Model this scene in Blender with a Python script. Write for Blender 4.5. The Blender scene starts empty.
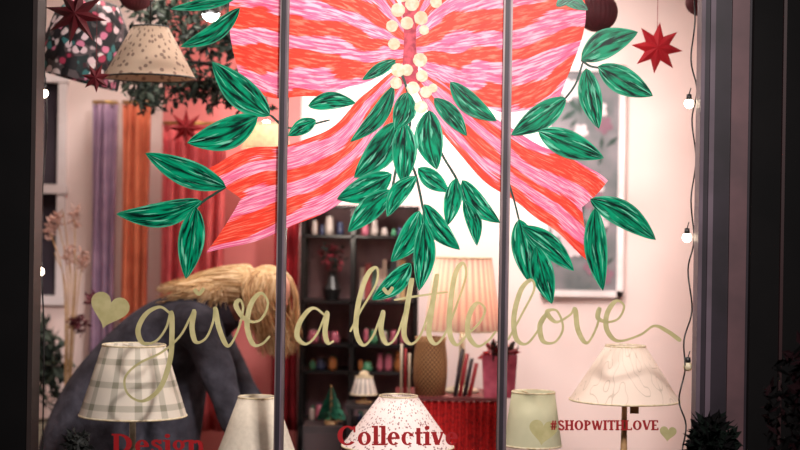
import bpy, math, random
from math import sin, cos, pi, radians
from mathutils import Vector, Matrix
random.seed(7)
D=6.0; S0=0.0035; ZC=1.5; A=radians(0.9); FLOOR=-0.15; PLAT=0.45
def sc(y): return S0*(D+y)/D
def W(px,py,y=0.0):
    s=sc(y); dx=(px-400)*s; dy=(225-py)*s
    return Vector((dx*cos(A)-dy*sin(A), y, ZC+dx*sin(A)+dy*cos(A)))
def lin(c):
    return tuple([((x/255.)/12.92 if x/255.<=0.04045 else (((x/255.)+0.055)/1.055)**2.4) for x in c])+(1.0,)
# ---------- materials ----------
class NT:
    def __init__(s,name):
        s.m=bpy.data.materials.new(name); s.m.use_nodes=True; s.t=s.m.node_tree; s.t.nodes.clear()
        s.out=s.t.nodes.new('ShaderNodeOutputMaterial')
    def n(s,typ,ins=None,**at):
        n=s.t.nodes.new(typ)
        for k,v in at.items(): setattr(n,k,v)
        for k,v in (ins or {}).items(): s.set(n.inputs[k],v)
        return n
    def set(s,sock,v):
        if isinstance(v,bpy.types.NodeSocket): s.t.links.new(v,sock)
        else: sock.default_value=v
    def ma(s,op,a,b=0.0):
        n=s.t.nodes.new('ShaderNodeMath'); n.operation=op; s.set(n.inputs[0],a); s.set(n.inputs[1],b); return n.outputs[0]
    def mr(s,v,a,b,c=0.0,d=1.0):
        n=s.t.nodes.new('ShaderNodeMapRange'); s.set(n.inputs[0],v)
        for i,x in enumerate((a,b,c,d)): n.inputs[i+1].default_value=x
        return n.outputs[0]
    def mix(s,f,a,b):
        n=s.t.nodes.new('ShaderNodeMix'); n.data_type='RGBA'; s.set(n.inputs[0],f); s.set(n.inputs[6],a); s.set(n.inputs[7],b); return n.outputs[2]
    def uv(s):
        tc=s.n('ShaderNodeTexCoord'); sp=s.n('ShaderNodeSeparateXYZ',{0:tc.outputs['UV']}); return sp.outputs[0],sp.outputs[1]
    def obj(s): return s.n('ShaderNodeTexCoord').outputs['Object']
    def comb(s,x,y,z=0.0): return s.n('ShaderNodeCombineXYZ',{0:x,1:y,2:z}).outputs[0]
    def noise(s,vec,scale=5.0,detail=2.0):
        return s.n('ShaderNodeTexNoise',{'Vector':vec,'Scale':scale,'Detail':detail}).outputs['Fac']
    def finish(s,col,rough=0.6,metal=0.0,transl=0.0,emit=0.0,bump=None,bstr=0.3,spec=0.5,bd=0.01):
        p=s.n('ShaderNodeBsdfPrincipled',{'Base Color':col,'Roughness':rough,'Metallic':metal,'Specular IOR Level':spec})
        if emit: s.set(p.inputs['Emission Color'],col); p.inputs['Emission Strength'].default_value=emit
        if bump is not None:
            b=s.n('ShaderNodeBump',{'Height':bump,'Strength':bstr,'Distance':bd}); s.set(p.inputs['Normal'],b.outputs[0])
        o=p.outputs[0]
        if transl:
            t=s.n('ShaderNodeBsdfTranslucent',{'Color':col}); o=s.n('ShaderNodeMixShader',{0:transl,1:o,2:t.outputs[0]}).outputs[0]
        s.t.links.new(o,s.out.inputs[0]); return s.m
def M(name,c,c2=None,scale=12.0,rough=0.6,metal=0.0,transl=0.0,emit=0.0,bump=0.0,spec=0.5,bd=0.01):
    m=NT(name); a=lin(c); b=lin(c2) if c2 else tuple(x*0.75 for x in a[:3])+(1,)
    nz=m.noise(m.obj(),scale,3.0)
    return m.finish(m.mix(m.mr(nz,0.35,0.65),a,b),rough,metal,transl,emit,nz if bump else None,bump,spec,bd)
def mat_bow(name,N,ph=0.0,sl=0.0):
    m=NT(name); u,v=m.uv()
    n1=m.noise(m.comb(m.ma('MULTIPLY',u,2.5),m.ma('MULTIPLY',v,4.0),ph),1.0,2.0)
    t=m.ma('SINE',m.ma('MULTIPLY',m.ma('ADD',m.ma('ADD',m.ma('MULTIPLY',v,float(N)),m.ma('MULTIPLY',u,sl)),m.ma('ADD',m.ma('MULTIPLY',n1,1.3),ph)),2*pi))
    vs=m.ma('ADD',v,m.ma('MULTIPLY',u,sl/N))
    st=m.noise(m.comb(m.ma('MULTIPLY',u,9.0),m.ma('MULTIPLY',vs,75.0),ph),1.0,4.0)
    st2=m.noise(m.comb(m.ma('MULTIPLY',u,13.0),m.ma('MULTIPLY',vs,55.0),ph+9),1.0,4.0)
    red=m.mix(m.mr(st2,0.50,0.66,0,0.8),lin((230,56,32)),lin((246,132,108)))
    red=m.mix(m.mr(st,0.36,0.46,0.5,0),red,lin((180,32,24)))
    pink=m.mix(m.mr(st,0.46,0.60,0,0.9),lin((228,104,150)),lin((252,192,212)))
    pink=m.mix(m.mr(st2,0.36,0.48,0.7,0),pink,lin((200,60,108)))
    k=m.mr(m.ma('ADD',t,m.ma('MULTIPLY',m.ma('SUBTRACT',st,0.5),1.6)),-0.12,0.12)
    return m.finish(m.mix(k,red,pink),0.5,0,0.5)
def mat_leafpaint(name):
    m=NT(name); u,v=m.uv()
    w=m.ma('ABSOLUTE',m.ma('SUBTRACT',v,0.5))
    d=m.ma('ADD',m.ma('MULTIPLY',u,4.0),m.ma('MULTIPLY',w,-4.0))
    st=m.noise(m.comb(d,m.ma('MULTIPLY',v,5.0)),1.0,3.0)
    st2=m.noise(m.comb(m.ma('MULTIPLY',u,2.5),m.ma('MULTIPLY',v,9.0),4.0),1.0,3.0)
    c=m.mix(m.mr(st,0.38,0.60),lin((0,36,30)),lin((0,142,102)))
    c=m.mix(m.mr(st2,0.58,0.66,0,0.75),c,lin((120,210,180)))
    c=m.mix(m.mr(w,0.02,0.05,0.8,0),c,lin((0,26,22)))
    c=m.mix(m.mr(w,0.42,0.47,0,0.65),c,lin((70,170,136)))
    return m.finish(c,0.25,0,0.35)
def mat_gingham():
    m=NT('gingham_fabric'); u,v=m.uv()
    a=m.mr(m.ma('ABSOLUTE',m.ma('SUBTRACT',m.ma('FRACT',m.ma('MULTIPLY',u,12.0)),0.5)),0.13,0.16,1,0)
    b=m.mr(m.ma('ABSOLUTE',m.ma('SUBTRACT',m.ma('FRACT',m.ma('MULTIPLY',v,6.4)),0.5)),0.12,0.15,1,0)
    f=m.ma('MULTIPLY',m.ma('ADD',a,b),0.42)
    return m.finish(m.mix(f,lin((222,212,198)),lin((124,122,102))),0.8,0,0.3)
def mat_dash(name,base,ink,su,sv,thr):
    m=NT(name); u,v=m.uv()
    vo=m.n('ShaderNodeTexVoronoi',{'Vector':m.comb(m.ma('MULTIPLY',u,su),m.ma('MULTIPLY',v,sv)),'Scale':1.0})
    f=m.mr(vo.outputs['Distance'],thr,thr+0.06,0.85,0)
    return m.finish(m.mix(f,lin(base),lin(ink)),0.8,0,0.3)
def mat_lines(name,base,ink,sc_,thin):
    m=NT(name); u,v=m.uv()
    n=m.noise(m.comb(m.ma('MULTIPLY',u,sc_),m.ma('MULTIPLY',v,sc_*0.25)),1.0,0.0)
    f=m.mr(m.ma('ABSOLUTE',m.ma('SUBTRACT',n,0.5)),thin,thin*2,0.6,0)
    return m.finish(m.mix(f,lin(base),lin(ink)),0.8,0,0.3)
def mat_stripes(name,base,ink,N,emit=0.0,tr=0.4):
    m=NT(name); u,v=m.uv()
    f=m.mr(m.ma('FRACT',m.ma('MULTIPLY',u,float(N))),0.62,0.68,0,0.7)
    return m.finish(m.mix(f,lin(base),lin(ink)),0.8,0,tr,emit)
def mat_patch():
    m=NT('patchwork_fabric')
    vo=m.n('ShaderNodeTexVoronoi',{'Vector':m.obj(),'Scale':34.0})
    cr=m.n('ShaderNodeValToRGB',{0:m.n('ShaderNodeSeparateColor',{0:vo.outputs['Color']}).outputs[0]})
    cr.color_ramp.interpolation='CONSTANT'; e=cr.color_ramp.elements
    e[0].color=lin((18,14,20)); e[0].position=0; e[1].position=0.25; e[1].color=lin((225,195,200))
    for p,c in ((0.42,(20,16,24)),(0.52,(170,50,80)),(0.62,(225,205,205)),(0.72,(50,110,110)),(0.82,(20,16,24)),(0.9,(210,120,150))):
        x=e.new(p); x.color=lin(c)
    f=m.mr(vo.outputs['Distance'],0.5,0.62,0,0.9)
    return m.finish(m.mix(f,cr.outputs[0],lin((15,12,18))),0.7,0,0.1)
def mat_weave(name,c1,c2,s=70):
    m=NT(name); u,v=m.uv()
    a=m.ma('SINE',m.ma('MULTIPLY',u,s*2.2)); b=m.ma('SINE',m.ma('MULTIPLY',v,s*1.6)); f=m.mr(m.ma('MULTIPLY',a,b),-0.4,0.4)
    return m.finish(m.mix(f,lin(c1),lin(c2)),0.8)
# ---------- mesh builder ----------
class MB:
    def __init__(s): s.v=[];s.f=[];s.uv=[];s.m=[]
    def add(s,verts,faces,uvs=None,mi=0):
        o=len(s.v); s.v+=[tuple(v) for v in verts]
        for f in faces:
            s.f.append(tuple(o+k for k in f)); s.m.append(mi); s.uv.append([uvs[k] for k in f] if uvs else [(0,0)]*len(f))
    def grid(s,fn,nu,nv,mi=0,uo=0.0):
        V=[];U=[]
        for i in range(nu+1):
            for j in range(nv+1):
                V.append(fn(i/nu,j/nv)); U.append((i/nu+uo,j/nv))
        F=[(i*(nv+1)+j,(i+1)*(nv+1)+j,(i+1)*(nv+1)+j+1,i*(nv+1)+j+1) for i in range(nu) for j in range(nv)]
        s.add(V,F,U,mi)
    def lathe(s,prof,c,seg=32,mi=0,pleat=0,pa=0.0,mat=None):
        c=Vector(c); n=len(prof); L=[0]
        for k in range(1,n): L.append(L[-1]+math.hypot(prof[k][0]-prof[k-1][0],prof[k][1]-prof[k-1][1]))
        T=max(L[-1],1e-6); V=[];U=[]
        for i in range(seg+1):
            a=2*pi*i/seg; rr=1+(pa*cos(a*pleat) if pleat else 0)
            for k,(r,z) in enumerate(prof):
                p=Vector((r*rr*cos(a),r*rr*sin(a),z))
                if mat is not None: p=mat@p
                V.append(c+p); U.append((i/seg,L[k]/T))
        F=[(i*n+k,(i+1)*n+k,(i+1)*n+k+1,i*n+k+1) for i in range(seg) for k in range(n-1)]
        s.add(V,F,U,mi)
    def sphere(s,c,r,mi=0,seg=16,rings=10,scale=(1,1,1),mat=None):
        sm=Matrix.Diagonal(scale); mm=(mat@sm) if mat is not None else sm
        s.lathe([(max(r*sin(pi*k/rings),1e-5),-r*cos(pi*k/rings)) for k in range(rings+1)],c,seg,mi,mat=mm)
    def box(s,a,b,mi=0,bev=0.0):
        x0,y0,z0=a; x1,y1,z1=b
        V=[(x,y,z) for z in (z0,z1) for y in (y0,y1) for x in (x0,x1)]
        s.add(V,[(0,2,3,1),(4,5,7,6),(0,1,5,4),(2,6,7,3),(0,4,6,2),(1,3,7,5)],[(v[0],v[2]) for v in V],mi)
    def loft(s,pts,rad,seg=12,mi=0,side=None,cap=True):
        pts=[Vector(p) for p in pts]; n=len(pts); V=[];U=[]
        ref=Vector(side) if side else None
        for i,p in enumerate(pts):
            t=(pts[min(i+1,n-1)]-pts[max(i-1,0)]).normalized()
            if ref is None: ref=Vector((0,1,0)) if abs(t.y)<0.9 else Vector((1,0,0))
            b=(ref-t*ref.dot(t)).normalized(); c=t.cross(b)
            if side is None: ref=b
            r=rad[i] if isinstance(rad,(list,tuple)) else rad
            ra,rb=(r if isinstance(r,(list,tuple)) else (r,r))
            for k in range(seg):
                a=2*pi*k/seg; V.append(p+b*ra*cos(a)+c*rb*sin(a)); U.append((k/seg,i/max(n-1,1)))
        F=[(i*seg+k,i*seg+(k+1)%seg,(i+1)*seg+(k+1)%seg,(i+1)*seg+k) for i in range(n-1) for k in range(seg)]
        if cap: F+= [tuple(range(seg-1,-1,-1)),tuple((n-1)*seg+k for k in range(seg))]
        s.add(V,F,U,mi)
    def obj(s,name,mats,smooth=False,parent=None,solid=0.0,remesh=0.0,sub=0):
        me=bpy.data.meshes.new(name); me.from_pydata(s.v,[],s.f)
        ul=me.uv_layers.new(name='UVMap'); fl=[c for f in s.uv for c in f]
        for i,c in enumerate(fl): ul.data[i].uv=c
        for m in (mats if isinstance(mats,list) else [mats]): me.materials.append(m)
        me.polygons.foreach_set('material_index',s.m)
        if smooth: me.polygons.foreach_set('use_smooth',[True]*len(s.f))
        me.update()
        o=bpy.data.objects.new(name,me); bpy.context.collection.objects.link(o)
        if remesh:
            r=o.modifiers.new('r','REMESH'); r.mode='VOXEL'; r.voxel_size=remesh; r.use_smooth_shade=True
            q=o.modifiers.new('s','SMOOTH'); q.iterations=6; q.factor=0.5
        if sub: q=o.modifiers.new('s','SUBSURF'); q.levels=sub; q.render_levels=sub
        if solid: q=o.modifiers.new('t','SOLIDIFY'); q.thickness=solid
        if parent: par(o,parent)
        return o
def E(name,loc=(0,0,0)):
    e=bpy.data.objects.new(name,None); e.location=loc; e.empty_display_size=0.05; bpy.context.collection.objects.link(e); return e
def par(o,e):
    o.parent=e; o.matrix_parent_inverse=Matrix.Translation(-Vector(e.location))
def catmull(P,n=8):
    P=[Vector(p) for p in P]; Q=[P[0]*2-P[1]]+P+[P[-1]*2-P[-2]]; out=[]
    for i in range(1,len(Q)-2):
        for k in range(n):
            t=k/n; a,b,c,d=Q[i-1],Q[i],Q[i+1],Q[i+2]
            out.append(0.5*((2*b)+(c-a)*t+(2*a-5*b+4*c-d)*t*t+(3*b-a-3*c+d)*t**3))
    out.append(P[-1]); return out
def curve_at(C,t):
    x=max(0,min(1,t))*(len(C)-1); i=min(int(x),len(C)-2); return C[i].lerp(C[i+1],x-i)

# ---------- shared materials ----------
m_white=M('wall_paint_white',(230,209,203),(224,202,196),3,0.85)
m_pinkw=M('wall_paint_salmon',(214,122,118),(198,106,104),3,0.85)
m_floor=M('floor_wood',(96,66,48),(66,44,32),6,0.6)
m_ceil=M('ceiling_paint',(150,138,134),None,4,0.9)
m_dark=M('facade_black',(8,6,7),(4,3,4),5,0.8,spec=0.15)
m_black=M('black_metal',(14,12,14),(8,7,8),20,0.4)
m_mull=M('bronze_aluminium',(112,96,98),(92,78,80),8,0.45,0.4)
m_fr1=M('frame_grey_paint',(92,78,88),(74,62,70),6,0.5,spec=0.3)
m_fr2=M('frame_dark_paint',(40,32,40),(30,24,30),6,0.5,spec=0.3)
m_fr3=M('frame_rose_paint',(92,66,70),(76,56,60),6,0.5,spec=0.3)
m_gold=M('olive_gold_paint',(184,178,132),(168,162,114),30,0.5,0,0.35)
m_redtxt=M('crimson_vinyl',(150,10,20),(140,8,16),5,0.5,0,0.15)
m_cream=M('cream_paint',(240,230,204),(216,198,160),60,0.6,0,0.35)
m_mauve=M('knot_paint',(196,76,92),(150,44,64),60,0.6,0,0.4)
m_stem=M('stem_paint',(2,60,44),(2,40,30),20,0.5,0,0.3)
m_bulb=M('lit_bulb',(255,236,205),(255,230,200),5,0.3,0,0,18.0)
m_wood=M('pale_turned_wood',(186,148,104),(156,118,78),25,0.5)
m_brass=M('brass',(190,150,80),(150,116,60),15,0.3,0.9)

# ---------- room ----------
def boxobj(name,a,b,mat):
    k=MB(); k.box(a,b); return k.obj(name,mat)
XL,XR,YB,ZT=-2.35,1.55,2.3,2.85
ZH=ZT-0.004
boxobj('floor',(XL-0.1,0.08,FLOOR-0.1),(XR+0.1,YB+0.1,FLOOR),m_floor)
boxobj('ceiling',(XL-0.1,0.08,ZT),(XR+0.1,YB+0.1,ZT+0.1),m_ceil)
boxobj('wall_right',(XR,0.08,FLOOR),(XR+0.1,YB+0.1,ZT),m_white)
boxobj('wall_left',(XL-0.1,0.08,FLOOR),(XL,YB+0.1,ZT),m_white)
wx0,wx1=W(12,200,YB).x,W(62,200,YB).x; wz0,wz1=W(50,300,YB).z,W(50,78,YB).z
k=MB(); k.box((XL,YB,FLOOR),(wx0,YB+0.1,ZT)); k.box((wx0,YB,FLOOR),(wx1,YB+0.1,wz0)); k.box((wx0,YB,wz1),(wx1,YB+0.1,ZT)); k.box((wx1,YB,FLOOR),(XR,YB+0.1,ZT)); k.obj('wall_back',m_white)
px0,px1=W(162,200,YB).x,W(300,200,YB).x
boxobj('wall_panel_salmon',(px0,YB-0.02,FLOOR+0.12),(px1,YB,ZH),m_pinkw)
m_trim=M('trim_white',(222,212,212),(210,200,200),4,0.5)
k=MB()
for xx in (wx0,wx1,(wx0+wx1)/2): k.box((xx-0.02,YB-0.03,wz0),(xx+0.02,YB+0.02,wz1))
for zz in (wz0,(wz0+wz1)/2,wz1): k.box((wx0-0.03,YB-0.04,zz-0.022),(wx1+0.03,YB+0.02,zz+0.022))
m_night=M('night_glass',(74,66,74),(52,46,54),3,0.15)
k.box((wx0,YB+0.03,wz0),(wx1,YB+0.04,wz1),1); k.obj('window_1',[m_trim,m_night])
boxobj('baseboard_back',(XL,YB-0.02,FLOOR),(XR,YB,FLOOR+0.12),m_trim)
# ---------- shopfront ----------
xg0,xg1=W(38,225).x,W(697,225).x
boxobj('pavement',(-5,-8,FLOOR-0.1),(5,0.0,FLOOR),M('paving',(40,36,36),(28,26,26),4,0.8))
boxobj('wall_front_sill',(-3.6,-0.06,FLOOR),(3.2,0.08,0.6),m_dark)
boxobj('wall_front_head',(-3.6,-0.06,2.7),(3.2,0.08,3.4),m_dark)
k=MB(); k.box((-3.6,-0.08,0.6),(xg0-0.004,0.08,2.7)); k.obj('wall_front_left',m_dark)
k=MB()
def vb(a,b,y0,y1,mi): k.box((W(a,225).x,y0,0.6),(W(b,225).x,y1,2.7),mi)
vb(697,701,-0.03,0.06,0); vb(701,706,-0.02,0.06,1); vb(706,711,-0.035,0.06,0); vb(711,727,-0.03,0.06,1); vb(727,744,-0.045,0.06,2); vb(744,746,-0.05,0.06,1)
k.obj('trim_1',[m_fr1,m_fr2,m_fr3])
k=MB(); k.box((W(746,225).x,-0.09,0.6),(3.2,0.08,2.7)); k.obj('wall_front_right',m_dark)
boxobj('trim_2',(W(774,225).x,-0.11,0.6),(W(777,225).x,-0.09,2.7),M('maroon_edge',(40,10,14),None,5,0.5))
boxobj('trim_3',(W(35,225).x,-0.085,0.6),(W(39.5,225).x,0.04,2.7),M('brown_edge',(46,34,32),None,5,0.5))
for nm,cx in (('window_mullion',282),('window_mullion.001',504.5)):
    k=MB(); x=W(cx,225).x
    k.box((x-0.009,-0.035,0.655),(x+0.009,-0.012,2.7),1); k.box((x-0.016,-0.028,0.655),(x+0.016,-0.012,2.7),0); k.box((x+0.004,-0.038,0.655),(x+0.009,-0.035,2.7),2)
    k.box((x-0.016,0.002,0.655),(x+0.016,0.03,2.7),1)
    k.obj(nm,[m_mull,m_fr2,m_fr1])
boxobj('window_rail',(xg0,-0.04,0.6),(xg1,0.03,0.655),m_mull)
g=NT('clear_glass'); fr=g.n('ShaderNodeFresnel',{'IOR':1.25})
g.t.links.new(g.n('ShaderNodeMixShader',{0:fr.outputs[0],1:g.n('ShaderNodeBsdfTransparent',{0:(0.98,0.98,0.98,1)}).outputs[0],2:g.n('ShaderNodeBsdfGlossy',{'Roughness':0.02}).outputs[0]}).outputs[0],g.out.inputs[0])
k=MB(); k.add([(xg0,0,0.655),(xg1,0,0.655),(xg1,0,2.7),(xg0,0,2.7)],[(0,1,2,3)]); k.obj('window_2_pane',g.m)

# ---------- painted bow ----------
bow=E('painted_ribbon_bow',(0,-0.003,1.9))
def lobe(name,top,bot,y,N,ph,notch=0.0,bulge=0.0,sl=0.0,parent=bow):
    T=catmull([(a,b,0) for a,b in top],10); B=catmull([(a,b,0) for a,b in bot],10)
    def fn(u,v):
        uu=u*(1-notch*(1-abs(2*v-1)))+ (bulge*sin(pi*v)*u*u if bulge else 0)
        if uu>1:
            a=curve_at(T,1).lerp(curve_at(B,1),v); b_=curve_at(T,0.9).lerp(curve_at(B,0.9),v); p=a+(a-b_)*(uu-1)*10
        else: p=curve_at(T,uu).lerp(curve_at(B,uu),v)
        p=p+Vector((0,1.2*sin(u*23+ph*9)*(v-0.5)*2,0))
        return W(p.x,p.y,y)
    q=MB(); q.grid(fn,60,30); return q.obj(name,mat_bow(name+'_paint',N,ph,sl),parent=parent)
lobe('tail_left',[(396,70),(366,92),(338,122),(298,143),(252,148),(203,170)],[(410,92),(394,138),(366,182),(322,213),(268,236),(206,254)],-0.003,2.6,0.1,notch=0.13)
lobe('tail_right',[(420,68),(468,98),(510,128),(552,150),(584,164),(608,181)],[(412,84),(446,138),(484,180),(524,208),(556,232),(591,263)],-0.003,2.6,0.55,notch=0.12)
lobe('loop_left',[(404,15),(380,-30),(345,-60),(300,-72),(255,-70)],[(404,62),(370,80),(330,93),(285,98),(244,91)],-0.0045,4.2,0.2,bulge=0.12,sl=0.75)
lobe('loop_right',[(414,15),(435,-30),(470,-60),(510,-70),(556,-62)],[(414,62),(446,86),(482,106),(524,112),(560,97)],-0.0045,4.2,0.7,bulge=0.17,sl=0.75)
k=MB()
k.grid(lambda u,v: W(410+ (v-0.5)*(20-8*sin(pi*u)), -8+u*92, -0.006),12,4); k.obj('knot',m_mauve,parent=bow)
k=MB()
for i,(x,y,r) in enumerate([(398,10,7),(412,4,7),(392,26,6),(407,23,6.5),(421,18,7),(424,30,5),(394,44,6),(420,60,7),(407,70,6),(398,70,7),(422,76,6),(396,83,6),(413,88,6.5),(426,92,6),(421,107,6.5),(403,-4,6),(433,88,4.5),(426,-6,6),(436,2,6)]):
    yy=-0.0085-0.00005*i; V=[W(x,y,yy)]+[W(x+r*cos(a*pi/9)*(1+0.06*sin(a*2.3+i)),y+r*sin(a*pi/9),yy) for a in range(18)]
    k.add(V,[(0,j+1,(j+1)%18+1) for j in range(18)])
k.obj('painted_berries',m_cream)
LV=[((270,116),(212,62),29),((258,117),(187,143),30),((316,120),(288,136),15),((308,106),(356,103),17),((396,60),(362,80),12),
((226,187),(145,153),26),((202,201),(116,214),24),((196,207),(186,279),25),((240,8),(180,47),17),((236,-2),(170,9),11),
((394,86),(350,142),17),((396,122),(354,178),28),((404,122),(403,185),24),((429,110),(437,170),27),((408,92),(395,130),22),
((392,174),(337,199),26),((392,190),(348,232),22),((416,176),(387,217),18),((418,168),(449,192),18),((456,178),(447,226),17),((462,180),(500,223),20),
((420,211),(391,262),23),((424,204),(460,250),20),((424,222),(419,291),21),((411,263),(372,300),20),((464,200),(477,246),15),
((434,98),(467,136),17),((450,82),(497,121),20),
((581,60),(638,32),27),((598,66),(653,96),26),((586,68),(599,129),22),((566,98),(511,135),24),((538,131),(604,158),26),((562,0),(588,10),12),((556,6),(584,-8),12),
((590,199),(656,240),25),((595,208),(603,291),22),((519,219),(530,283),25),((522,226),(574,271),22),((536,246),(552,304),22)]
k=MB()
for i,((bx,by),(tx,ty),w) in enumerate(LV):
    L=math.hypot(tx-bx,ty-by); dx,dy=(tx-bx)/L,(ty-by)/L; bend=random.uniform(-0.10,0.10)*L
    def fn(u,v,bx=bx,by=by,L=L,dx=dx,dy=dy,w=w,bend=bend,i=i):
        half=w*0.53*(sin(pi*min(1,u)**0.85)**0.8)*(1.0 if u<1 else 0); o=(v-0.5)*2*half+bend*sin(pi*u)
        return W(bx+dx*L*u-dy*o, by+dy*L*u+dx*o,-0.0065-0.00004*i)
    k.grid(fn,20,6,0,uo=i*1.7)
k.obj('painted_leaves',mat_leafpaint('emerald_leaf_paint'))
def stroke(mb,P,thin,thick,y,mi=0,n=10,step=2e-6):
    C=catmull([(a,b,0) for a,b in P],n); V=[];F=[]; ws=[]
    for i in range(len(C)):
        t=(C[min(i+1,len(C)-1)]-C[max(i-1,0)]); t=t.normalized() if t.length else Vector((1,0,0))
        ws.append((t,thin+(thick-thin)*max(0,t.y)**0.8))
    wv=[sum(ws[j][1] for j in range(max(0,i-3),min(len(ws),i+4)))/len(range(max(0,i-3),min(len(ws),i+4))) for i in range(len(ws))]
    for i,p in enumerate(C):
        t=ws[i][0]; nn=Vector((-t.y,t.x,0)); h=wv[i]/2*(0.6 if i in (0,len(C)-1) else 1)
        V+=[W(p.x+nn.x*h,p.y+nn.y*h,y-i*step),W(p.x-nn.x*h,p.y-nn.y*h,y-i*step)]
    F=[(2*i,2*i+1,2*i+3,2*i+2) for i in range(len(C)-1)]
    mb.add(V,F,None,mi)
k=MB()
for P in ([(270,115),(290,128),(330,120)],[(226,187),(205,200),(196,208)],[(412,108),(408,150),(416,176),(422,204),(424,222),(412,262)],[(412,108),(400,150),(392,190)],[(428,112),(440,150),(456,178),(466,202)],[(581,60),(590,66),(600,68)],[(560,105),(575,85),(583,62)],[(519,220),(514,200),(508,180)],[(522,226),(536,246)],[(566,100),(548,120),(538,131)],[(393,60),(404,80),(412,108)]):
    stroke(k,P,2.0,2.6,-0.0062)
k.obj('painted_stems',m_stem)
# ---------- lettering ----------
k=MB()
YL=-0.0095
words=[
[(171,314),(160,307),(146,314),(138,330),(143,343),(156,341),(166,328),(171,312),(172,332),(170,360),(160,388),(143,401),(128,394),(125,378),(138,364),(162,352),(180,336),(190,318),(194,311),(192,328),(196,342),(206,338),(213,322),(215,308),(219,328),(228,346),(238,330),(243,309),(240,300),(236,306),(246,320),(260,320),(268,304),(261,293),(251,304),(247,326),(253,344),(262,344),(270,336)],
[(326,316),(313,308),(301,320),(297,336),(306,344),(317,334),(327,312),(325,332),(328,343),(334,341)],
[(350,332),(360,312),(376,284),(377,268),(368,274),(359,300),(356,330),(363,345),(373,336),(383,311),(381,330),(387,344),(397,335),(407,304),(412,278),(407,308),(404,334),(411,344),(421,334),(431,304),(437,274),(432,308),(429,334),(436,344),(446,332),(457,304),(466,276),(463,263),(455,275),(450,308),(450,334),(457,345),(467,335),(480,322),(485,309),(477,303),(469,316),(468,334),(477,346),(488,341),(496,331)],
[(508,340),(522,314),(534,290),(531,280),(521,290),(514,316),(516,338),(526,344),(537,332),(547,314),(540,325),(543,341),(555,342),(563,328),(557,311),(547,312),(556,322),(570,315),(575,309),(578,330),(587,343),(597,326),(600,308),(598,318),(608,322),(619,318),(624,306),(616,301),(607,314),(607,330),(618,341),(640,335),(654,326),(667,331),(681,341)]]
for P in words: stroke(k,P,2.3,5.3,YL)
stroke(k,[(394,300),(418,296),(448,292)],2.2,2.8,YL-0.0003)
for cx,cy in ((199,292),(388,291)):
    stroke(k,[(cx-5,cy-3),(cx,cy+2),(cx+5,cy-4)],3.5,4,YL)
k.obj('painted_lettering_give_a_little_love',m_gold)
def heart(mb,cx,cy,s,rot,y,mi=0):
    V=[W(cx,cy,y)]
    for i in range(40):
        t=2*pi*i/40; x=16*sin(t)**3/17; z=(13*cos(t)-5*cos(2*t)-2*cos(3*t)-cos(4*t))/17
        V.append(W(cx+s*(x*cos(rot)+z*sin(rot)),cy+s*(x*sin(rot)-z*cos(rot)),y))
    mb.add(V,[(0,i+1,(i+1)%40+1) for i in range(40)],None,mi)
k=MB(); heart(k,109,309,21,0.3,YL); heart(k,668,433,9,0.1,YL)
heart(k,543,431,15,0.12,YL); k.obj('painted_hearts',m_gold)
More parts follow.
